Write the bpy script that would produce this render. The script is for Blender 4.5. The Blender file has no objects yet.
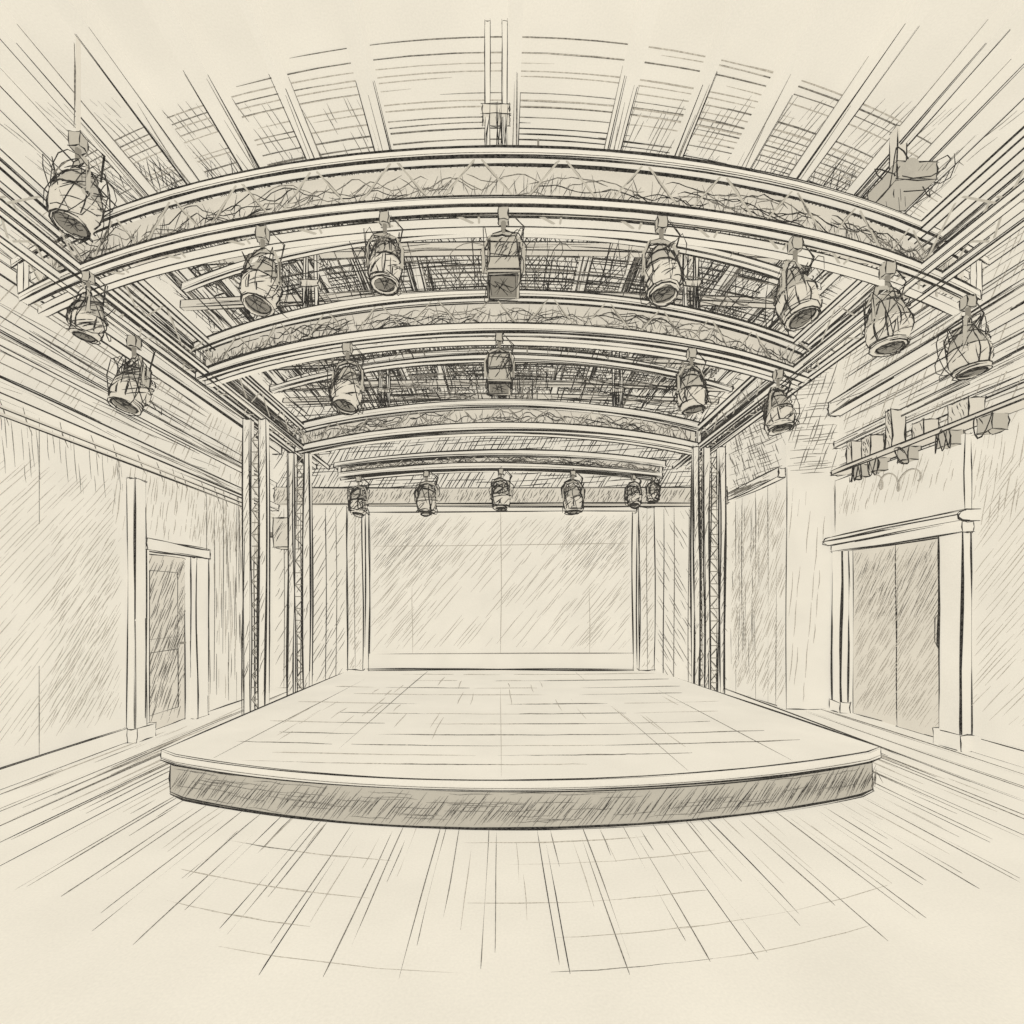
import bpy, math, random
from mathutils import Vector, Matrix
random.seed(11)
RND=random.random
U=random.uniform
sc=bpy.context.scene
sc.view_settings.view_transform='Standard'
sc.view_settings.look='None'

def lin(c):
    return tuple(((v/255)/12.92 if v/255<=0.04045 else (((v/255)+0.055)/1.055)**2.4) for v in c)+(1,)

def mat_base(name,A,Bc,em,alb,scale,lo,hi,big):
    m=bpy.data.materials.new(name); m.use_nodes=True
    nt=m.node_tree; nt.nodes.clear()
    N=nt.nodes.new; L=nt.links.new
    o=N('ShaderNodeOutputMaterial'); p=N('ShaderNodeBsdfPrincipled'); tc=N('ShaderNodeTexCoord')
    n=N('ShaderNodeTexNoise'); n.inputs['Scale'].default_value=scale; n.inputs['Detail'].default_value=4
    r=N('ShaderNodeMapRange'); r.inputs[1].default_value=lo; r.inputs[2].default_value=hi
    L(tc.outputs['Object'],n.inputs['Vector'])
    if big:
        n2=N('ShaderNodeTexNoise'); n2.inputs['Scale'].default_value=1.3; n2.inputs['Detail'].default_value=3
        ad=N('ShaderNodeMath'); ad.operation='ADD'
        L(tc.outputs['Object'],n2.inputs['Vector']); L(n.outputs['Fac'],ad.inputs[0]); L(n2.outputs['Fac'],ad.inputs[1]); L(ad.outputs[0],r.inputs[0])
    else: L(n.outputs['Fac'],r.inputs[0])
    mx=N('ShaderNodeMix'); mx.data_type='RGBA'
    mx.inputs['A'].default_value=A; mx.inputs['B'].default_value=Bc
    L(r.outputs[0],mx.inputs['Factor'])
    sca=N('ShaderNodeMix'); sca.data_type='RGBA'; sca.blend_type='MULTIPLY'; sca.inputs['Factor'].default_value=1
    L(mx.outputs['Result'],sca.inputs['A']); sca.inputs['B'].default_value=(alb,alb,alb,1)
    L(sca.outputs['Result'],p.inputs['Base Color'])
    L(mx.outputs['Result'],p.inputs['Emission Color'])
    p.inputs['Emission Strength'].default_value=em  # every surface glows in its own colour, standing in for flat, even light
    p.inputs['Roughness'].default_value=.95
    p.inputs['Specular IOR Level'].default_value=0.0
    L(p.outputs[0],o.inputs[0])
    m.cycles.emission_sampling='NONE'
    return m
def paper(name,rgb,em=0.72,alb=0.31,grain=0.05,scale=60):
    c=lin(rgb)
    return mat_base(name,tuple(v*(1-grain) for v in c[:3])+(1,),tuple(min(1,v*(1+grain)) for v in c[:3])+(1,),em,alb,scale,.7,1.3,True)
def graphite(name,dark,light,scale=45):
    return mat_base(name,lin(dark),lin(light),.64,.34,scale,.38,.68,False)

CREAM=(242,235,219)
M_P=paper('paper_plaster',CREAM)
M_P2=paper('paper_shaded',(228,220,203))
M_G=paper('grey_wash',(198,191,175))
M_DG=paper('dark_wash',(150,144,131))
M_D=graphite('graphite_dark',(40,39,37),(96,92,85))
M_M=graphite('graphite_mid',(98,94,87),(166,159,145))
M_L=graphite('graphite_light',(178,170,155),(218,210,193))
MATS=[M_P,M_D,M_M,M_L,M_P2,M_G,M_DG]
P,D,M,L_,P2,G,DG=range(7)
K=0.0019

class B:
    def __init__(s,name,base=P):
        s.name=name; s.v=[]; s.f=[]; s.m=[]; s.base=base
    def face(s,pts,mat=None):
        i=len(s.v); s.v+= [tuple(p) for p in pts]; s.f.append(tuple(range(i,i+len(pts)))); s.m.append(s.base if mat is None else mat)
    def tube(s,pts,rs,mat=D,n=4):
        pts=[Vector(p) for p in pts]; k=len(pts); base=len(s.v)
        for i,p in enumerate(pts):
            t=(pts[min(k-1,i+1)]-pts[max(0,i-1)])
            if t.length<1e-6: t=Vector((0,0,1))
            t.normalize()
            a=Vector((0,0,1)) if abs(t.z)<.9 else Vector((0,1,0))
            u=t.cross(a).normalized(); w=t.cross(u)
            for j in range(n):
                an=2*math.pi*j/n
                s.v.append(tuple(p+(u*math.cos(an)+w*math.sin(an))*rs[i]))
        for i in range(k-1):
            for j in range(n):
                a=base+i*n+j; b=base+i*n+(j+1)%n
                s.f.append((a,b,b+n,a+n)); s.m.append(mat)
    def stroke(s,pts,mat=D,k=1.0,jit=1.0,taper=True,n=3):
        pts=[Vector(p) for p in pts]
        N=len(pts); out=[]; rs=[]
        ph=[U(0,6.28) for _ in range(3)]
        for i,p in enumerate(pts):
            r=K*max(3.0,p.y)*k
            t=i/max(1,N-1)
            a=K*max(3.0,p.y)*min(k,1)*jit*.9
            out.append(p+Vector((math.sin(5*t+ph[0]),math.sin(6*t+ph[1])*.6,math.sin(4*t+ph[2])))*a)
            w=r*U(.75,1.1)
            if taper and (i==0 or i==N-1): w*=.35
            rs.append(w)
        s.tube(out,rs,mat,n)
    def line(s,a,b,mat=D,k=1.0,passes=1,over=.01,jit=1.0,n=None):
        a=Vector(a); b=Vector(b); d=b-a; L=d.length
        if L<1e-5: return
        n=n or max(3,min(9,int(L/.5)+3))
        for q in range(passes):
            o=over*(1+RND())
            A=a-d*(o/ max(L,.3))*1; Bq=b+d*(o/max(L,.3))
            s.stroke([A.lerp(Bq,i/(n-1)) for i in range(n)],mat,k*(1 if q==0 else .6),jit*(1 if q==0 else 2))
    def poly(s,pts,mat=D,k=1.0,passes=1,jit=1.0,closed=False):
        if closed: pts=list(pts)+[pts[0]]
        for q in range(passes): s.stroke(pts,mat,k*(1 if q==0 else .6),jit*(1 if q==0 else 2.2))
    def box(s,a,b,mat=None,edge=D,k=1.0,passes=1,lines=True):
        x0,y0,z0=a; x1,y1,z1=b
        c=[Vector((x,y,z)) for z in(z0,z1) for y in(y0,y1) for x in(x0,x1)]
        for f in((0,2,3,1),(4,5,7,6),(0,1,5,4),(2,6,7,3),(0,4,6,2),(1,3,7,5)): s.face([c[i] for i in f],mat)
        if lines:
            for i,j in((0,1),(2,3),(4,5),(6,7),(0,2),(1,3),(4,6),(5,7),(0,4),(1,5),(2,6),(3,7)):
                s.line(c[i],c[j],edge,k,passes)
    def sweep(s,path,w,h,mat=None,edge=D,k=1.0,passes=1,edges=(0,1,2,3)):
        path=[Vector(p) for p in path]; n=len(path); rings=[]
        for i,p in enumerate(path):
            t=(path[min(n-1,i+1)]-path[max(0,i-1)]); t.z=0; t.normalize()
            u=Vector((-t.y,t.x,0)); z=Vector((0,0,1))
            rings.append([p+u*w/2-z*h/2,p-u*w/2-z*h/2,p-u*w/2+z*h/2,p+u*w/2+z*h/2])
        for i in range(n-1):
            for j in range(4):
                s.face([rings[i][j],rings[i][(j+1)%4],rings[i+1][(j+1)%4],rings[i+1][j]],mat)
        s.face(rings[0],mat); s.face(rings[-1][::-1],mat)
        for j in edges: s.poly([r[j] for r in rings],edge,k,passes)
        for r in (rings[0],rings[-1]): s.poly(r,edge,k,1,closed=True)
    def hatch(s,o,u,v,w,h,ang=50,sp=.08,mat=L_,k=.7,dens=.8,mask=None,seglen=.6):
        o=Vector(o); u=Vector(u); v=Vector(v)
        a=math.radians(ang); dx,dy=math.cos(a),math.sin(a); nx,ny=-dy,dx
        c=(w/2,h/2)
        D2=math.hypot(w,h)/2
        off=-D2
        while off<D2:
            off+=sp*U(.5,1.5)
            t=-D2+U(0,seglen)
            while t<D2:
                ln=seglen*U(.4,1.3)
                if RND()<dens:
                    pts=[]
                    for i in range(4):
                        tt=t+ln*i/3
                        x=c[0]+nx*off+dx*tt; y=c[1]+ny*off+dy*tt
                        if 0<=x<=w and 0<=y<=h: pts.append((x,y))
                    if len(pts)>=2:
                        mx=sum(p[0] for p in pts)/len(pts)/w; my=sum(p[1] for p in pts)/len(pts)/h
                        if mask is None or RND()<mask(mx,my):
                            s.stroke([o+u*p[0]+v*p[1] for p in pts],mat,k,1)
                t+=ln+U(.02,.2)*seglen
    def scribble(s,c,sx,sy,sz,n=14,mat=D,k=.7):
        pts=[]; ph=[U(0,6.28) for _ in range(6)]; fr=[U(.6,1.6) for _ in range(3)]
        for i in range(n*3):
            t=i/3
            pts.append(Vector(c)+Vector((sx*math.sin(fr[0]*t+ph[0])*.5,sy*.5*math.sin(fr[1]*t*1.3+ph[1]),sz*.5*math.sin(fr[2]*t*1.7+ph[2]))))
        s.stroke(pts,mat,k,0)
    def done(s,parent=None):
        me=bpy.data.meshes.new(s.name); me.from_pydata(s.v,[],s.f)
        for m in MATS: me.materials.append(m)
        me.polygons.foreach_set('material_index',s.m); me.update()
        o=bpy.data.objects.new(s.name,me); sc.collection.objects.link(o)
        return o

X=Vector((1,0,0)); Y=Vector((0,1,0)); Z=Vector((0,0,1))
YB=12.0; XL=-5.45; XR=6.45; XR2=5.45; ZC=7.0; YR=9.55
SH=.45
SXL,SXR=-3.62,4.12
SBL,SBR=-3.6,3.66
def stageY(x): return 4.43+(.064 if x<0 else .055)*x*x

# ---------------- FLOOR
b=B('floor')
b.face([(-7,.3,0),(8,.3,0),(8,YB+.2,0),(-7,YB+.2,0)])
x=-5.3
while x<6.4:
    x+=U(.34,.44)
    for dx in (0,U(.035,.09)):
        xx=x+dx
        y0=2.66+.075*xx*xx+U(-.12,.3)
        y1=YB
        if -3.6<xx<3.95: y1=stageY(xx)+.1
        if xx>XR2: y1=YR
        if xx<XL+.05 or xx>XR-.05: continue
        N=10
        if y1-y0<.3: continue
        b.stroke([(xx,y0+(y1-y0)*(i/(N-1))**1.5,0) for i in range(N)],M if RND()<.7 else D,U(.5,.8),.8)
    for q in range(2):
        xx=x+U(.12,.32)
        y0=3.0+.075*xx*xx+U(0,1); y1=y0+U(.5,3)
        if -3.6<xx<3.95: y1=min(y1,stageY(xx)+.1)
        if y1>y0+.2 and XL<xx<XR2: b.line((xx,y0,0),(xx,y1,0),L_ if RND()<.5 else M,.65)
for y0,k,c in ((2.72,.45,3),(3.0,.5,4),(3.35,.6,4),(3.85,.6,3),(4.2,.6,4)):
    for q in range(c):
        xa=U(-2.6,1.3); xb=xa+U(.6,1.8)
        b.stroke([(xa+(xb-xa)*i/8,y0+.075*(xa+(xb-xa)*i/8)**2+U(-.006,.006),0) for i in range(9)],L_ if RND()<.75 else M,k,.6)
for sx in(-1,1):
    for q in range(30):
        xa=sx*U(4.15,5.3); y0=U(5,7.5); y1=y0+U(.8,2.5)
        b.line((xa,y0,0),(xa+sx*U(0,.08),y1,0),M if RND()<.5 else L_,.7)
b.done()

# ---------------- STAGE
b=B('stage_platform')
def outline(a,c,inset):
    pts=[]; n=30
    for i in range(n+1):
        x=a+(c-a)*i/n
        pts.append(Vector((x,stageY(x)+inset,0)))
    pts[0].y+=.06; pts[-1].y+=.06
    return pts
top=outline(SXL,SXR,0); low=outline(SXL+.12,SXR-.12,.02)
ysb=YB-.28
def lvl(pts,z): return [Vector((p.x,p.y,z)) for p in pts]
zt,zl=SH,SH-.10
ring=lvl(top,zt)+[Vector((SBR,ysb,zt)),Vector((SBL,ysb,zt))]
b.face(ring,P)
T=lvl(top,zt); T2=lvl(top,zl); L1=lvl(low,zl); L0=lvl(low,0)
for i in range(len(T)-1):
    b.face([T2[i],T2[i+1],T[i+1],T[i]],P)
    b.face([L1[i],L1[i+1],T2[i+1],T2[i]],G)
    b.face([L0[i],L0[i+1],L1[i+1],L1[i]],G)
for sb,i in((SBL,0),(SBR,-1)):
    ib=sb*.975
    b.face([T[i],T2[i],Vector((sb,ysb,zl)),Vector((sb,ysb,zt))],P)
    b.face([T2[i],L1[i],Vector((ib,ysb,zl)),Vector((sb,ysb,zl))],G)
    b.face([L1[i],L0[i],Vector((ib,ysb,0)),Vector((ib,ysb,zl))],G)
    b.line(T[i],(sb,ysb,zt),D,.9,2); b.line(T2[i],(sb,ysb,zl),M,.6)
    b.line(L0[i],L1[i],D,1.3,2); b.line(T[i],T2[i],D,.8)
    b.line(L0[i],(ib,ysb,0),D,.7)
b.poly(T,D,.9,2); b.poly(T2,D,1.4,2); b.poly([p+Vector((0,-.01,.03)) for p in T2],M,.5); b.poly([p+Vector((0,-.012,.01)) for p in L0],D,1.5,2)
for mt,kk,lo,hi in((M,.45,.02,.045),(D,.4,.06,.18)):
    x=SXL+.14
    while x<SXR-.18:
        x+=U(lo,hi)
        z0=U(0.01,.12); z1=U(.2,.35); dx=(z1-z0)*U(.7,1.0)
        xe=min(x+dx,SXR-.13)
        b.stroke([(x+(xe-x)*q/3, stageY(x+(xe-x)*q/3)+.012, z0+(z1-z0)*q/3) for q in range(4)],mt,kk*U(.8,1.3),.3)
for q in range(70):
    x=U(-3.4,3.4); z0=U(.04,.34)
    b.stroke([(x+.1*q2, stageY(x+.1*q2)+.01, z0+U(-.008,.008)) for q2 in range(5)],M,.4,.3)
for xx in (-2.9,-1.75,0,1.75,2.9):
    b.line((xx,stageY(xx)+.1,SH),(xx*.98,ysb-.1,SH),M if xx else L_,.5,1)
for y0 in (4.85,5.15,5.5,5.95,6.5,7.1,7.8,8.6,9.3,10.2,11.1):
    for q in range(6):
        xa=U(-3.3,2); xb=min(3.5,xa+U(.6,2.4))
        if stageY(xa)>y0+.02*xa*xa-.08 or stageY(xb)>y0+.02*xb*xb-.08: continue
        b.stroke([(xa+(xb-xa)*i/8,y0+.02*(xa+(xb-xa)*i/8)**2+U(-.01,.01),SH) for i in range(9)],L_ if RND()<.5 else M,.6,.5)
for q in range(30):
    xa=U(-2.9,2.9); y0=U(5.2,9.5); b.line((xa,y0,SH),(xa,y0+U(.5,1.6),SH),L_,.6)
b.done()

# ---------------- WALLS
b=B('wall_left')
t=.2
def wl(y0,y1,z0,z1,mat=None):
    b.box((XL-t,y0,z0),(XL,y1,z1),mat,lines=False)
DL0,DL1,DLZ=7.65,8.75,2.82
wl(1.5,DL0,0,ZC); wl(DL1,YB+.2,0,ZC); wl(DL0,DL1,DLZ,ZC)
b.line((XL,4,0),(XL,7.25,0),D,1,2); b.line((XL,9.1,0),(XL,YB,0),D,.9)
for y0,z0,z1 in((5.9,0.2,4.2),(9.5,0,4.2),(9.8,0,4.2),(10.3,0,4.2),(10.7,0,4.3),(11.2,0,4.3),(9.25,0,3.8)):
    b.line((XL,y0,z0),(XL,y0,z1),M,.55)
for q in range(100):
    y0=U(9.2,11.8); z0=U(0,3); b.line((XL,y0,z0),(XL,y0+U(-.03,.03),z0+U(.6,1.8)),L_ if RND()<.4 else M,.5)
b.hatch((XL+.004,4.2,.35),Y,Z,2.9,3.4,ang=48,sp=.055,mat=L_,k=.5,dens=.85,seglen=.9)
b.hatch((XL+.004,6.0,.4),Y,Z,1.2,2.6,ang=55,sp=.06,mat=L_,k=.5,dens=.8,seglen=.5)
b.hatch((XL+.004,5.2,3.4),Y,Z,2.0,.75,ang=95,sp=.06,mat=M,k=.4,dens=.5,seglen=.5)
b.hatch((XL+.004,7.0,3.05),Y,Z,4.8,1.1,ang=80,sp=.06,mat=L_,k=.6,dens=.7,seglen=.5)
b.hatch((XL+.004,4.0,4.45),Y,Z,7.8,2.4,ang=3,sp=.09,mat=M,k=.55,dens=.6,seglen=1.6)
b.hatch((XL+.004,4.0,4.45),Y,Z,7.8,2.4,ang=60,sp=.09,mat=L_,k=.7,dens=.6,seglen=.6)
for q in range(44):
    z=U(4.45,6.9); y0=U(4,8); b.line((XL+.01,y0,z),(XL+.01,y0+U(1.5,4),z+U(-.05,.05)),D if RND()<.6 else M,.8)
b.done()

b=B('wall_right')
def wr(y0,y1,z0,z1,mat=None):
    b.box((XR,y0,z0),(XR+t,y1,z1),mat,lines=False)
DR0,DR1,DRZ=7.22,9.25,3.05
wr(1.5,DR0,0,ZC); wr(DR1,YR+.1,0,ZC); wr(DR0,DR1,DRZ,ZC)
b.box((XR2,YR,0),(XR+t,YR+.2,ZC),lines=False)
b.box((XR2,YR+.2,0),(XR2+.2,YB+.2,ZC),lines=False)
b.line((XR,4.5,0),(XR,6.9,0),D,1,2); b.line((XR2,YR,0),(XR2,YB,0),D,.9,2); b.line((XR2,YR,0),(XR,YR,0),D,1,2)
b.line((XR2,YR,0),(XR2,YR,4.6),D,.6,1)
b.line((XR,YR,0),(XR,YR,4.4),M,.7)
for y0 in (9.9,10.2,10.7,11.3,11.6):
    b.line((XR2,y0,.0),(XR2,y0,4.4),M,.5)
b.hatch((XR2-.004,YR,0.1),Y,Z,2.3,4.2,ang=125,sp=.06,mat=L_,k=.5,dens=.8,seglen=.7)
b.hatch((XR2-.004,YR+1,0.1),Y,Z,1.3,4.2,ang=89,sp=.1,mat=M,k=.4,dens=.5,seglen=1)
b.hatch((XR2,YR-.004,0.1),X,Z,1.0,4.2,ang=85,sp=.1,mat=L_,k=.5,dens=.5,seglen=.8)
b.hatch((XR-.004,5.0,.4),Y,Z,1.85,3.6,ang=130,sp=.055,mat=L_,k=.5,dens=.85,seglen=.8)
b.hatch((XR-.004,5.0,3.0),Y,Z,1.85,1.3,ang=100,sp=.07,mat=L_,k=.6,dens=.7,seglen=.5)
b.hatch((XR-.004,4.6,4.3),Y,Z,4.9,2.6,ang=3,sp=.09,mat=M,k=.55,dens=.65,seglen=1.5)
b.hatch((XR2-.004,YR,4.5),Y,Z,2.4,2.4,ang=5,sp=.08,mat=M,k=.6,dens=.8,seglen=1)
b.hatch((XR2-.004,YR,4.5),Y,Z,2.4,2.4,ang=60,sp=.08,mat=M,k=.6,dens=.7,seglen=.6)
b.hatch((XR2,YR-.004,4.5),X,Z,1,2.4,ang=5,sp=.08,mat=M,k=.6,dens=.8,seglen=.8)
b.hatch((XR2,YR-.004,4.5),X,Z,1,2.4,ang=70,sp=.08,mat=M,k=.6,dens=.7,seglen=.6)
b.hatch((XR-.004,4.6,4.3),Y,Z,4.9,2.6,ang=120,sp=.09,mat=L_,k=.7,dens=.6,seglen=.6)
for q in range(44):
    z=U(4.6,6.9); y0=U(4.6,7); b.line((XR-.01,y0,z),(XR-.01,min(9.5,y0+U(1.2,3)),z+U(-.05,.05)),D if RND()<.6 else M,.8)
b.done()

b=B('wall_back')
b.box((XL-t,YB,0),(XR2+t,YB+.2,ZC),lines=False)
b.line((XL,YB,0),(-3.6,YB,0),M,.7); b.line((3.6,YB,0),(XR2,YB,0),M,.7)
for x in (-5.2,-4.8,-4.6,-4.2,-3.95,3.9,4.15,4.5,4.85,5.2):
    b.line((x,YB-.01,0),(x,YB-.01,4.3),M if RND()<.6 else D,.6,1)
b.hatch((XL,YB-.006,0),X,Z,1.75,4.4,ang=60,sp=.08,mat=M,k=.45,dens=.7,seglen=.6)
b.hatch((3.7,YB-.006,0),X,Z,1.75,4.4,ang=120,sp=.08,mat=M,k=.42,dens=.5,seglen=.6)
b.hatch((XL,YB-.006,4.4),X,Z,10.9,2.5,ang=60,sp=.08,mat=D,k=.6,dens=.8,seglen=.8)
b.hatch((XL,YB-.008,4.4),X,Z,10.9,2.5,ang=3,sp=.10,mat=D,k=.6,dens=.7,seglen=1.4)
b.done()

# ---------------- trim
b=B('baseboard_left')
b.box((XL+.01,2.5,.01),(XL+.05,7.22,.22),k=.7); b.done()
b=B('baseboard_right')
b.box((XR-.05,3,.01),(XR-.01,6.84,.22),k=.7); b.done()

def ledge(name,x0,x1,y0,y1,z0,z1,k=.9):
    b=B(name); b.box((x0,y0,z0),(x1,y1,z1),k=k,passes=2)
    for q in range(16):
        ya=U(max(y0,4),y1-1); xx=x1 if x1<0 else x0
        b.line((xx,ya,U(z0,z1)),(xx,min(y1,ya+U(.8,2.5)),U(z0,z1)),M,.6)
    b.done()
ledge('trim_1',XL+.005,XL+.16,3.2,YB-.1,4.25,4.40,1.1)
ledge('trim_2',XL+.005,XL+.10,3.2,YB-.1,4.78,4.9)
ledge('trim_3',XL+.005,XL+.22,3.2,YB-.1,5.6,5.82,1.3)
ledge('trim_4',XR-.12,XR-.005,3.2,YR-.05,4.98,5.10)
ledge('trim_5',XR-.22,XR-.005,3.2,YR-.05,5.6,5.82,1.3)
ledge('trim_6',XR2-.14,XR2-.005,YR+.02,YB-.1,4.45,4.62)

b=B('wall_conduit')
for z in (4.12,4.04):
    b.tube([(XL+.1,3.2,z),(XL+.1,YB-.2,z)],[.02,.02],P2,6)
    b.line((XL+.12,4,z-.02),(XL+.12,11,z-.02),D,.8,2)
yy=4.6
while yy<11.5:
    b.line((XL+.02,yy,4.25),(XL+.12,yy,3.98-U(0,.05)),M,.7); yy+=U(.2,.6)
b.done()

# ---------------- LEFT DOOR
b=B('door_1')
b.box((XL+.005,7.28,.0),(XL+.12,7.5,3.85),k=.9,passes=2)
b.box((XL+.005,7.24,.0),(XL+.18,7.63,.2),k=.8)
b.box((XL+.005,7.5,.2),(XL+.08,7.63,2.9),k=.6)
b.box((XL+.005,8.77,0),(XL+.12,9.1,2.84),k=.9,passes=2)
b.box((XL+.005,7.5,2.84),(XL+.14,9.12,3.0),k=.9,passes=2)
b.box((XL-.14,DL0+.01,0.01),(XL-.08,DL1-.01,DLZ-.01),mat=P2,k=.8)
for z0,z1 in((.25,1.25),(1.45,2.55)):
    b.poly([(XL-.075,DL0+.2,z0),(XL-.075,DL1-.2,z0),(XL-.075,DL1-.2,z1),(XL-.075,DL0+.2,z1)],D,.6,closed=True)
b.hatch((XL-.07,DL0,.05),Y,Z,1.1,2.75,ang=60,sp=.05,mat=M,k=.5,dens=.85,seglen=.5)
b.tube([(XL-.08,DL1-.12,1.35),(XL-.0,DL1-.12,1.35)],[.02,.02],DG,6)
b.tube([(XL-.0,DL1-.12,1.35),(XL-.0,DL1-.25,1.35)],[.02,.02],DG,6)
b.done()

# ---------------- RIGHT DOOR
b=B('door_2')
b.box((XR-.14,6.85,0),(XR-.005,7.2,3.12),k=1.2,passes=2)
b.box((XR-.19,6.81,0),(XR-.005,7.24,.22),k=.9)
b.box((XR-.14,9.27,0),(XR-.005,9.52,3.12),k=1.1,passes=2)
b.box((XR-.19,9.23,0),(XR-.005,9.53,.2),k=.8)
b.box((XR-.16,6.82,3.0),(XR-.005,9.52,3.14),k=.9,passes=2)
prof=[(-.005,3.14),(-.24,3.14),(-.30,3.17),(-.31,3.21),(-.28,3.25),(-.20,3.28),(-.005,3.28)]
for i in range(len(prof)-1):
    (a,c),(d,e)=prof[i],prof[i+1]
    b.face([(XR+a,6.72,c),(XR+d,6.72,e),(XR+d,9.52,e),(XR+a,9.52,c)],P)
for yy in(6.72,9.52):
    b.face([(XR+a,yy,c) for a,c in prof],P); b.poly([(XR+a,yy,c) for a,c in prof],D,1.1,2)
for a,c in((-.24,3.14),(-.31,3.21),(-.20,3.28)): b.line((XR+a,6.72,c),(XR+a,9.52,c),D,1.1,2)
b.box((XR+.06,DR0+.01,.01),(XR+.12,8.22,DRZ-.01),mat=P2,k=.6)
b.box((XR+.06,8.24,.01),(XR+.12,DR1-.01,DRZ-.01),mat=P2,k=.6)
b.hatch((XR+.05,DR0+.05,.1),Y,Z,1.95,2.85,ang=125,sp=.045,mat=L_,k=.55,dens=.9,seglen=.6)
b.hatch((XR+.05,DR0+.05,1.7),Y,Z,1.95,1.3,ang=120,sp=.06,mat=M,k=.4,dens=.6,seglen=.5)
b.poly([(XR+.06,7.4,1.35),(XR-.0,7.4,1.4),(XR-.02,7.38,1.6),(XR-.02,7.36,1.85),(XR+.06,7.36,1.95)],D,.8,2)
b.poly([(XR+.06,7.44,1.35),(XR-.0,7.44,1.45),(XR-.02,7.42,1.8),(XR+.06,7.42,1.9)],M,.7,1)
b.done()

b=B('door_bulkhead')
b.box((XR-.1,6.85,3.3),(XR-.005,9.5,4.35),k=.65,passes=1)
b.hatch((XR-.105,7,3.6),Y,Z,2.4,.7,ang=110,sp=.07,mat=L_,k=.5,dens=.7,seglen=.4)
b.done()
b=B('coiled_cable')
pts=[]
for i in range(60):
    tt=i/59; a=tt*math.pi*2*2.7+.6*math.sin(5*tt)
    pts.append((XR-.14,8.45-.95*tt-.10*math.sin(a),4.03+(.16-.07*tt)*math.cos(a)+.05*math.sin(9*tt)-.1*tt))
b.stroke(pts,L_,.9,0); b.stroke([Vector(p)+Vector((0,.015,.01)) for p in pts],M,.5,0)
b.done()

b=B('wall_speaker_rail')
b.box((XR-.3,5.6,4.42),(XR-.02,9.3,4.49),mat=P2,k=1.1,passes=2)
for yy,h,w in((6.6,.25,.3),(7.3,.22,.2),(7.9,.6,.12),(8.35,.35,.2),(8.8,.4,.12)):
    b.box((XR-.28,yy,4.49),(XR-.06,yy+w,4.49+h),mat=P2,k=1.0,passes=2)
    b.hatch((XR-.285,yy,4.49),Y,Z,w,h,ang=70,sp=.04,mat=D,k=.5,dens=.8,seglen=.2)
for yy in(6.3,6.9,7.6,8.2,8.6):
    b.box((XR-.26,yy,4.22),(XR-.06,yy+.2,4.42),mat=G,k=1.0)
    b.scribble((XR-.28,yy+.1,4.3),.05,.25,.3,8,D,.7)
b.done()

# ---------------- SCREEN
b=B('projection_screen')
ys=YB-.14
b.box((-3.12,ys,SH+.42),(3.12,ys+.1,4.2),lines=False)
b.box((-3.12,ys-.06,SH+.02),(3.12,ys+.1,SH+.4),k=.45,edge=M)
b.line((-3.12,ys-.12,SH+.03),(3.12,ys-.12,SH+.03),D,1.0,2)
b.box((-3.2,ys-.08,4.2),(3.2,ys+.1,4.32),k=.8,passes=2)
for x in(-3.12,3.12): b.line((x,ys-.01,SH),(x,ys-.01,4.2),D,.8,2)
b.line((0,ys-.01,SH+.4),(0,ys-.01,4.2),L_,.6)
for x in (-2.1,2.1): b.line((x,ys-.01,SH+.4),(x,ys-.01,2.4),L_,.5)
b.line((-3.,ys-.01,3.4),(3,ys-.01,3.45),L_,.5)
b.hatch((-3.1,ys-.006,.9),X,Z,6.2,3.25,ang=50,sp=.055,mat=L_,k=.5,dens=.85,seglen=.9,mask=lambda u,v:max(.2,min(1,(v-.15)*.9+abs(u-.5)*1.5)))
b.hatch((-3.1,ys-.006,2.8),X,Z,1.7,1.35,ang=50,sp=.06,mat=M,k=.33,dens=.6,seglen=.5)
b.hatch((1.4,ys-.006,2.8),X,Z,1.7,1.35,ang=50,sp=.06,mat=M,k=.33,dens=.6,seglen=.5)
b.done()
for sx in(-1,1):
    b=B('screen_pilaster')
    a,c=sorted((sx*3.26,sx*3.62))
    b.box((a,YB-.22,SH+.02),(c,YB-.03,4.3),k=.9,passes=2)
    b.line(((a+c)/2,YB-.225,SH),((a+c)/2,YB-.225,4.3),M,.5)
    b.hatch((a,YB-.226,SH),X,Z,c-a,3.8,ang=60,sp=.06,mat=L_,k=.6,dens=.8,seglen=.4)
    b.done()
b=B('stage_valance')
b.box((-5.3,YB-.3,4.38),(5.3,YB-.03,4.75),mat=P2,k=.8,passes=2)
b.hatch((-5.3,YB-.31,4.36),X,Z,10.6,.38,ang=60,sp=.05,mat=M,k=.55,dens=.9,seglen=.3)
b.done()

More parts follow.
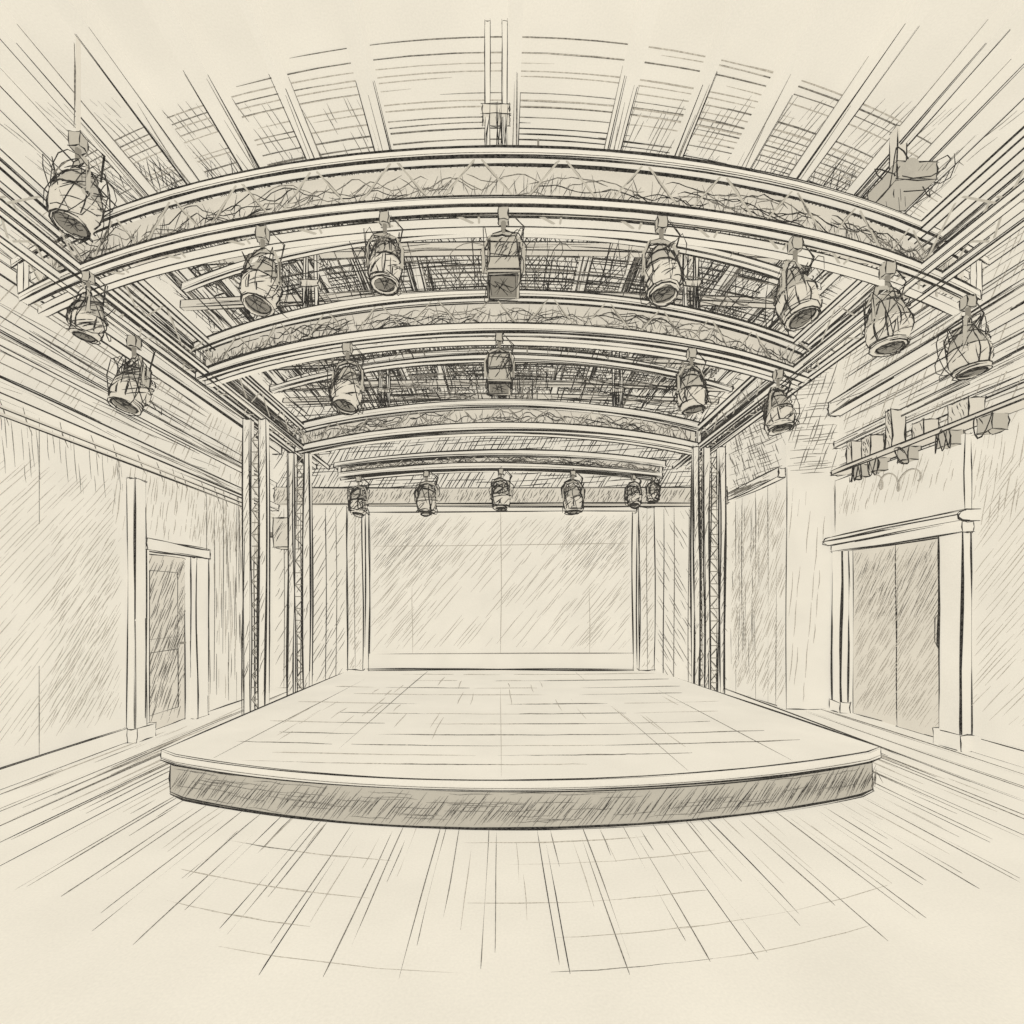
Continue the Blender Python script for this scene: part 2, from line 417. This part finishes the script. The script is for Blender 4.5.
# ---------------- COLUMNS
def column(posts,y,w,ztop,lat,name='truss_column'):
    b=B(name)
    for x in posts:
        b.box((x-w/2,y-w/2,0.02),(x+w/2,y+w/2,ztop),k=1.05,passes=1)
        b.line((x-w/2,y-w/2,.02),(x-w/2,y-w/2,ztop),D,.8,1,jit=2)
        b.line((x+w/2,y-w/2,.02),(x+w/2,y-w/2,ztop),D,.8,1,jit=2)
        b.hatch((x-w/2,y-w/2-.006,.1),X,Z,w,ztop-.2,ang=72,sp=.04,mat=M,k=.5,dens=.5,seglen=.35)
    x0,x1=posts[0],posts[-1]
    b.box((x0-w/2-.04,y-w/2-.05,0),(x1+w/2+.04,y+w/2+.05,.08),k=.8)
    for (i,j) in lat:
        xa,xb=posts[i]+w/2,posts[j]-w/2
        z=.2; f=0; h=max(.2,(xb-xa)*1.3)
        while z<ztop-h:
            b.tube([(xa if f else xb,y,z),(xb if f else xa,y,z+h)],[.014,.014],G,5)
            b.line((xa if f else xb,y-.02,z),(xb if f else xa,y-.02,z+h),D,.55)
            b.tube([(xa,y,z),(xb,y,z)],[.010,.010],DG,5)
            z+=h; f=1-f
    return b.done()
column([-4.29,-4.03],8.5,.12,5.14,[(0,1)])
column([-4.34,-4.02],10.4,.13,5.14,[(0,1)])
column([3.89,4.1,4.4],10.0,.11,5.14,[(0,1),(1,2)])
b=B('wall_loudspeaker')
b.box((-5.1,11.2,3.3),(-4.7,11.6,3.95),mat=P2,k=.8,passes=2)
b.box((-5.43,11.35,3.55),(-5.1,11.42,3.65),mat=DG,k=.6)
b.hatch((-5.1,11.19,3.3),X,Z,.4,.65,ang=60,sp=.05,mat=D,k=.5)
b.done()

# ---------------- CEILING
b=B('ceiling')
b.box((-6.2,1.2,ZC),(7.2,YB+.2,ZC+.15),lines=False)
y0=4.35
while y0<11.8:
    step=.065 if y0<5.6 else .10
    y0+=step*U(.7,1.3)
    for q in range(4 if y0<5.6 else 6):
        xa=U(-5.2,3.5); xb=min(5.4,xa+U(1,4.5))
        f=.045
        pts=[(xa+(xb-xa)*i/10,y0+f*(xa+(xb-xa)*i/10)**2,ZC-.005) for i in range(11)]
        if pts[-1][1]>YB-.1 or pts[0][1]>YB-.1: continue
        b.stroke(pts,(M if RND()<.6 else L_) if y0<5.2 else (D if RND()<.5 else M),U(.4,.8),.8)
for an,sp,mt in((65,.07,D),(115,.07,D),(88,.06,D)):
    b.hatch((-5.3,5.5,ZC-.004),X,Y,10.6,6.4,ang=an,sp=sp,mat=mt,k=.6,dens=.75,seglen=.9)
b.hatch((-5.3,4.9,ZC-.006),X,Y,4,1.5,ang=80,sp=.07,mat=M,k=.5,dens=.7,seglen=.5)
b.hatch((1.3,4.9,ZC-.006),X,Y,4,1.5,ang=100,sp=.07,mat=M,k=.5,dens=.7,seglen=.5)
b.done()
for xc,w in((-4.75,.22),(-4.2,.1),(-3.5,.16),(-2.75,.2),(-2.05,.08),(-1.25,.16),(.12,.12),(1.2,.14),(1.9,.08),(2.65,.2),(3.4,.12),(4.2,.1),(4.8,.3)):
    b=B('ceiling_beam')
    zb=ZC-.2
    y0=4.1 if abs(xc)>3 else U(4.42,4.6)
    b.box((xc-w/2,3.4,zb),(xc+w/2,YB-.02,ZC-.01),lines=False)
    for dx in(-w/2,w/2):
        b.line((xc+dx,y0+U(0,.2),zb),(xc+dx,YB-.04,zb),D,1.05,2)
        b.line((xc+dx*1.01,y0+U(.1,.5),ZC-.02),(xc+dx*1.01,YB-.04,ZC-.02),M,.8,1)
    for q in range(16):
        ya=U(4.5,9); b.line((xc+U(-w,w)/2,ya,zb-.003),(xc+U(-w,w)/2,ya+U(.6,2.4),zb-.003),M,.6)
    for q in range(14):
        ya=U(5.4,10); b.line((xc+U(-w,w)/2,ya,zb-.003),(xc+U(-w,w)/2,ya+U(.6,1.6),zb-.003),D,.8)
    b.done()
for y0 in (6.6,7.6,8.5,9.6,10.6,11.3):
    b=B('ceiling_purlin')
    pts=[(-5+10*i/16,y0+.01*(-5+10*i/16)**2 ,6.70) for i in range(17)]
    b.sweep(pts,.1,.1,mat=P2,k=.9,passes=1)
    for q in range(18):
        xa=U(-4.8,3.5); l=U(.5,1.4)
        b.line((xa,y0+.01*xa*xa-.052,6.7+U(-.04,.04)),(xa+l,y0+.01*(xa+l)**2-.052,6.7+U(-.04,.04)),D if RND()<.4 else M,.6)
    b.done()
# curved pipes carried between the side beams
for y0,z,kc in ((5.35,6.0,.06),(7.6,5.75,.07),(8.3,6.2,.07)):
    b=B('lighting_batten')
    pts=[(-4.0+8.0*i/20,y0+kc*(-4.0+8.0*i/20)**2,z) for i in range(21)]
    b.sweep(pts,.07,.07,k=.95,passes=2)
    for xx in(-3,0.4,3):
        b.tube([(xx,y0+kc*xx*xx,z),(xx,y0+kc*xx*xx,6.99)],[.012,.012],DG,5)
    b.done()

b=B('cable_bundle')
for q in range(120):
    y=U(5.6,11.0); x=U(-4.0,4.0)
    b.scribble((x,y,U(6.0,6.6)),U(.3,.8),U(.1,.4),U(.15,.35),random.randint(3,5),D if RND()<.55 else M,.45)
for q in range(640):
    y=U(5.2,11.); x=U(-4.3,4.3); z=U(5.85,6.85)
    b.line((x,y,z),(x+U(-.05,.05),min(11.8,y+U(.25,1.3)),z+U(-.02,.06)),D if RND()<.75 else M,.75)
for q in range(260):
    y=U(5.5,10.6); x=U(-4,3); z=U(5.9,6.8); l=U(.5,1.8)
    b.stroke([(x+l*i/5,y+.05*((x+l*i/5)**2-x*x),z) for i in range(6)],D if RND()<.65 else M,.65,1)
b.done()

# ---------------- TRUSSES
def truss(y0,kc,xe0,xe1,zb,zt,dep=.22,ch=.075,k=1.4,seg=.34,scr=40):
    b=B('curved_lighting_truss')
    def pt(x,dy,z): return Vector((x,y0+kc*x*x+dy,z))
    n=36
    for dy in(0,dep):
        for z,a,c in((zb,xe0*.97,xe1*.97),(zt,xe0,xe1)):
            b.sweep([pt(a+(c-a)*i/n,dy,z) for i in range(n+1)],ch,ch,k=k if dy==0 else .8,passes=2 if dy==0 else 1)
            if dy==0: b.poly([pt(a+(c-a)*i/n,-ch/2-.003,z-ch*.2) for i in range(n+1)],M,.4)
    for i in range(n):
        a,c=xe0*.96,xe1*.96
        xa=a+(c-a)*i/n; xb=a+(c-a)*(i+1)/n
        b.face([pt(xa,dep*.5,zb),pt(xb,dep*.5,zb),pt(xb,dep*.5,zt),pt(xa,dep*.5,zt)],P2)  # sheet in the shaded tone, shadow between the chords put in as colour
    x=xe0*.96; f=0
    while x<xe1*.95-seg:
        xn=x+seg
        p,q=pt(x,0,zb if f else zt),pt(xn,0,zt if f else zb)
        b.tube([p,q],[.008,.008],G,5); b.line(p,q,M,.7,2,over=-.05,jit=2)
        p,q=pt(x,0,zb),pt(xn if f else x,dep,zb); b.tube([p,q],[.01,.01],G,5); b.line(p,q,M,.6)
        x=xn; f=1-f
    for xx in (xe0*.97,xe1*.97):
        b.box((xx-.03,y0+kc*xx*xx-.03,zb),(xx+.03,y0+kc*xx*xx+.03,zt),k=.7)
    h=zt-zb
    x=xe0*.95
    while x<xe1*.94:
        x+=U(.010,.035)*ch/.075
        z0=zb+h*U(.05,.5); z1=z0+h*U(.2,.5); dd=U(-.1,.15)
        b.stroke([pt(x,dep*.5-.01,z0),pt(x+dd/2,dep*.5-.012,(z0+z1)/2),pt(x+dd,dep*.5-.01,min(z1,zt-.02))],M if RND()<.65 else D,.5,.3)
    for q in range(scr):
        xa=U(xe0*.93,xe1*.8)
        zz=U(zb+.1,zt-.1); ph=U(0,6); w1=U(.3,1.1); am=U(.02,.06)
        b.stroke([pt(xa+.06*i,dep*.3,zz+am*math.sin(i*w1+ph)+U(-.012,.012)) for i in range(12)],D if RND()<.6 else M,.6,0)
    b.done()
truss(4.0,.0492,-5.15,5.1,5.2,5.6,scr=70)
truss(5.8,.067,-4.35,4.45,5.2,5.6,ch=.09,scr=60)
truss(9.0,.073,-4.3,4.15,5.2,5.62,k=1.1,ch=.12,seg=.42,scr=40)
truss(10.6,.062,-3.8,3.75,4.95,5.22,k=1.0,ch=.11,seg=.4,scr=30)
for sx in(-1,1):
    b=B('side_truss_beam')
    for xx in(4.03,4.33):
        for z in(5.2,5.6):
            b.sweep([(sx*xx,3.2+(11.6-3.2)*i/12,z) for i in range(13)],.075,.075,k=1.25,passes=2)
    yy=3.6; f=0
    while yy<11.2:
        for xx in(4.03,4.33):
            p,q=(sx*xx,yy,5.2 if f else 5.6),(sx*xx,yy+.4,5.6 if f else 5.2)
            b.tube([p,q],[.009,.009],G,5); b.line(p,q,M,.6)
        p,q=(sx*4.03,yy,5.2),(sx*4.33,yy+(.4 if f else 0),5.2); b.tube([p,q],[.009,.009],G,5); b.line(p,q,M,.6)
        yy+=.4; f=1-f
    for q in range(130):
        yy=U(4.3,10.5); xx=sx*U(4.05,4.31); z=U(5.25,5.55); b.line((xx,yy,z),(xx,yy+U(.4,1.1),z),D if RND()<.6 else M,.65)
    b.done()
def hanger(x,y,z0,w=.1,k=.8):
    b=B('truss_hanger')
    for dx in(-w,w):
        b.box((x+dx-.02,y-.02,z0),(x+dx+.02,y+.02,ZC-.21),k=k)
    b.box((x-w-.04,y-.05,z0+.36),(x+w+.04,y+.05,z0+.44),mat=P2,k=.9,passes=2)
    for q in range(16):
        xx=x+U(-w,w)*1.4; b.line((xx,y-.05,z0+U(0,.1)),(xx+U(-.03,.03),y-.05,z0+U(.25,.5)),D,.65)
    b.done()
hanger(-.04,4.12,5.64,.07,.6)
for x,y in((-2.4,6.32),(2.4,6.32),(0,5.95),(-2.2,9.45),(2.2,9.45),(0,9.1)): hanger(x,y,5.64,.07)

# ---------------- SPOTLIGHTS
def spot(x,y,zhang,s=1.0,yaw=0,tilt=35,dropk=1.0,hatchn=48,boxy=False,scr=4):
    b=B('stage_spotlight')
    def T0(p): return Vector((x,y,zhang))+Vector(p)*s
    def bx(a,c,mat,k=.8):
        a=T0(a);c=T0(c)
        b.box(tuple(min(a[i],c[i]) for i in range(3)),tuple(max(a[i],c[i]) for i in range(3)),mat=mat,k=k)
    bx((-.04,-.035,-.10),(.04,.035,.0),G,.9)
    b.tube([T0((0,0,-.1)),T0((0,0,-.2*dropk))],[.02*s]*2,DG,6)
    R=Matrix.Rotation(math.radians(yaw),3,'Z')
    c0=Vector((0,0,-.2*dropk))
    def TY(p): return T0(c0+R@Vector(p))
    yk=[(-.16,0,-.28),(-.165,0,-.12),(-.11,0,-.02),(0,0,.01),(.11,0,-.02),(.165,0,-.12),(.16,0,-.28)]
    for i in range(len(yk)-1):
        b.tube([TY(yk[i]),TY(yk[i+1])],[.014*s]*2,G,6)
    b.poly([TY(p) for p in yk],D,1.2,3,jit=2.0)
    Rt=R@Matrix.Rotation(math.radians(-tilt),3,'X')
    cb=c0+R@Vector((0,0,-.26))
    def TB(p): return T0(cb+Rt@Vector(p))
    prof=[(.0,.22),(.04,.22),(.075,.19),(.10,.12),(.13,.04),(.148,-.02),(.152,-.08),(.145,-.13),(.125,-.18),(.13,-.19),(.12,-.225),(.10,-.225),(.09,-.19),(0,-.185)]
    if boxy: prof=[(.0,.2),(.10,.2),(.15,.17),(.165,.12),(.17,.04),(.17,-.02),(.17,-.07),(.17,-.12),(.17,-.16),(.18,-.165),(.18,-.195),(.155,-.195),(.145,-.17),(0,-.165)]
    n=4 if boxy else 12; rings=[]; ph0=math.pi/4 if boxy else 0
    for r,h in prof:
        rings.append([TB((r*math.cos(ph0+2*math.pi*j/n),r*math.sin(ph0+2*math.pi*j/n),h)) for j in range(n)])
    for i in range(len(rings)-1):
        mt=DG if i>=11 else (G if i<5 or boxy else P2)
        for j in range(n):
            b.face([rings[i][j],rings[i][(j+1)%n],rings[i+1][(j+1)%n],rings[i+1][j]],mt)
    for i in(2,3,5,8,10,11):
        b.poly(rings[i],D,1.1,2,jit=1.8,closed=True)
    for j in range(n):
        if RND()<.6 or boxy: b.poly([rings[i][j] for i in range(2,10)],D,.9,2,jit=1.8)
    for q in range(hatchn):
        a=U(0,6.28); h0=U(-.2,.1); h1=h0+U(.04,.14)
        if boxy:
            sd=random.choice((0,1,2,3)); an=sd*math.pi/2; rr=.123; off=U(-.1,.1)
            b.stroke([TB((rr*math.cos(an)-(off+.02*i)*math.sin(an),rr*math.sin(an)+(off+.02*i)*math.cos(an),max(-.16,min(.15,h0+(h1-h0)*i/3)))) for i in range(4)],D if RND()<.6 else M,.65,.5)
        else:
            b.stroke([TB((.148*math.cos(a+.22*i),.148*math.sin(a+.22*i),h0+(h1-h0)*i/4)) for i in range(5)],D if RND()<.7 else M,.7,.5)
    for q in range(8):
        a=U(0,6.28); r=.09
        b.stroke([TB((r*math.cos(a),r*math.sin(a),-.2)),TB((0.3*r*math.cos(a+2),.3*r*math.sin(a+2),-.2)),TB((r*math.cos(a+2.6),r*math.sin(a+2.6),-.2))],D,.6,.5)
    for sg in(-1,1):
        b.tube([TB((sg*.13,0,-.02)),TB((sg*.175,0,-.02))],[.03*s]*2,G,8)
    b.poly([T0((.06,0,-.02)),T0((.17,.03,-.12)),T0((.12,.05,-.3)),TB((.05,.05,.2))],D,.9,2)
    for q in range(scr): b.scribble(TB((0,0,-.0)),.32*s,.32*s,.44*s,4,D,.6)
    b.done()
def t1(x): return 4.0+.0492*x*x
def t2(x): return 5.8+.067*x*x
def t4(x): return 10.6+.062*x*x
for x,yw,tl,s,bo in((-3.93,-50,8,.9,0),(-2.0,-15,15,1.0,0),(-.94,10,4,.85,0),(.02,0,12,.98,1),(1.31,10,10,.95,0),(2.54,30,15,1.05,0),(3.58,20,4,1.15,0),(4.79,40,8,1.15,0)):
    spot(x,t1(x),5.16,s,yw,tl,boxy=bool(bo),scr=5)
for x,yw,tl,s,bo in((-1.85,-10,15,1.15,0),(-.02,0,12,1.0,1),(2.35,15,8,1.1,0),(3.73,30,10,1.15,0)):
    spot(x,t2(x),5.15,s,yw,tl,boxy=bool(bo),scr=5)
spot(-4.33,5.9,5.16,1.25,-30,20,scr=6)
for x,yw,tl,s in((-3.2,-10,5,1.25),(-1.6,0,3,1.35),(0,0,5,1.25),(1.55,0,5,1.3),(2.95,10,15,1.0),(3.45,10,5,.8)):
    spot(x,t4(x),4.9,s,yw,tl)
b=B('drop_rod')
b.tube([(-3.72,4.4,6.14),(-3.72,4.4,6.99)],[.018,.018],P2,6)
b.line((-3.735,4.38,6.2),(-3.735,4.38,6.9),M,.7,2); b.done()
spot(-3.72,4.4,6.13,1.2,-30,12,scr=8)
b=B('ceiling_projector')
b.box((4.0,5.05,6.3),(4.4,5.45,6.48),mat=G,k=1,passes=2); b.box((4.12,5.2,6.48),(4.22,5.3,6.99),mat=P2,k=.8)
b.hatch((4.0,5.05,6.295),X,Y,.4,.4,ang=50,sp=.025,mat=D,k=.7)
b.hatch((4.0,5.04,6.3),X,Z,.4,.18,ang=50,sp=.025,mat=D,k=.6)
b.tube([(4.1,5.05,6.39),(4.1,4.98,6.39)],[.06,.07],G,10)
for q in range(3): b.scribble((4.2,5.1,6.4),.6,.3,.3,5,D,.7)
b.done()

# ---------------- WORLD + LIGHTS
w=bpy.data.worlds.new('World'); sc.world=w; w.use_nodes=True
bg=w.node_tree.nodes['Background']; bg.inputs[0].default_value=lin(CREAM); bg.inputs[1].default_value=1.0
def area(loc,rot,size,e):
    l=bpy.data.lights.new('fill_light','AREA'); l.shape='RECTANGLE'; l.size=size[0]; l.size_y=size[1]; l.energy=e; l.color=(1,.98,.95)
    o=bpy.data.objects.new('fill_light',l); o.location=loc; o.rotation_euler=rot; sc.collection.objects.link(o)
area((0,0.6,4.0),(math.radians(80),0,0),(8,4),35)  # soft fill added near the camera to shape forms, not a real fixture

cam=bpy.data.cameras.new('camera'); co=bpy.data.objects.new('camera',cam); sc.collection.objects.link(co)
co.location=(0,0,2); co.rotation_euler=(math.radians(90),0,0)
cam.sensor_width=36; cam.lens=36*500/1024; cam.shift_x=11/1024; cam.shift_y=93/1024; cam.clip_start=.05
sc.camera=co
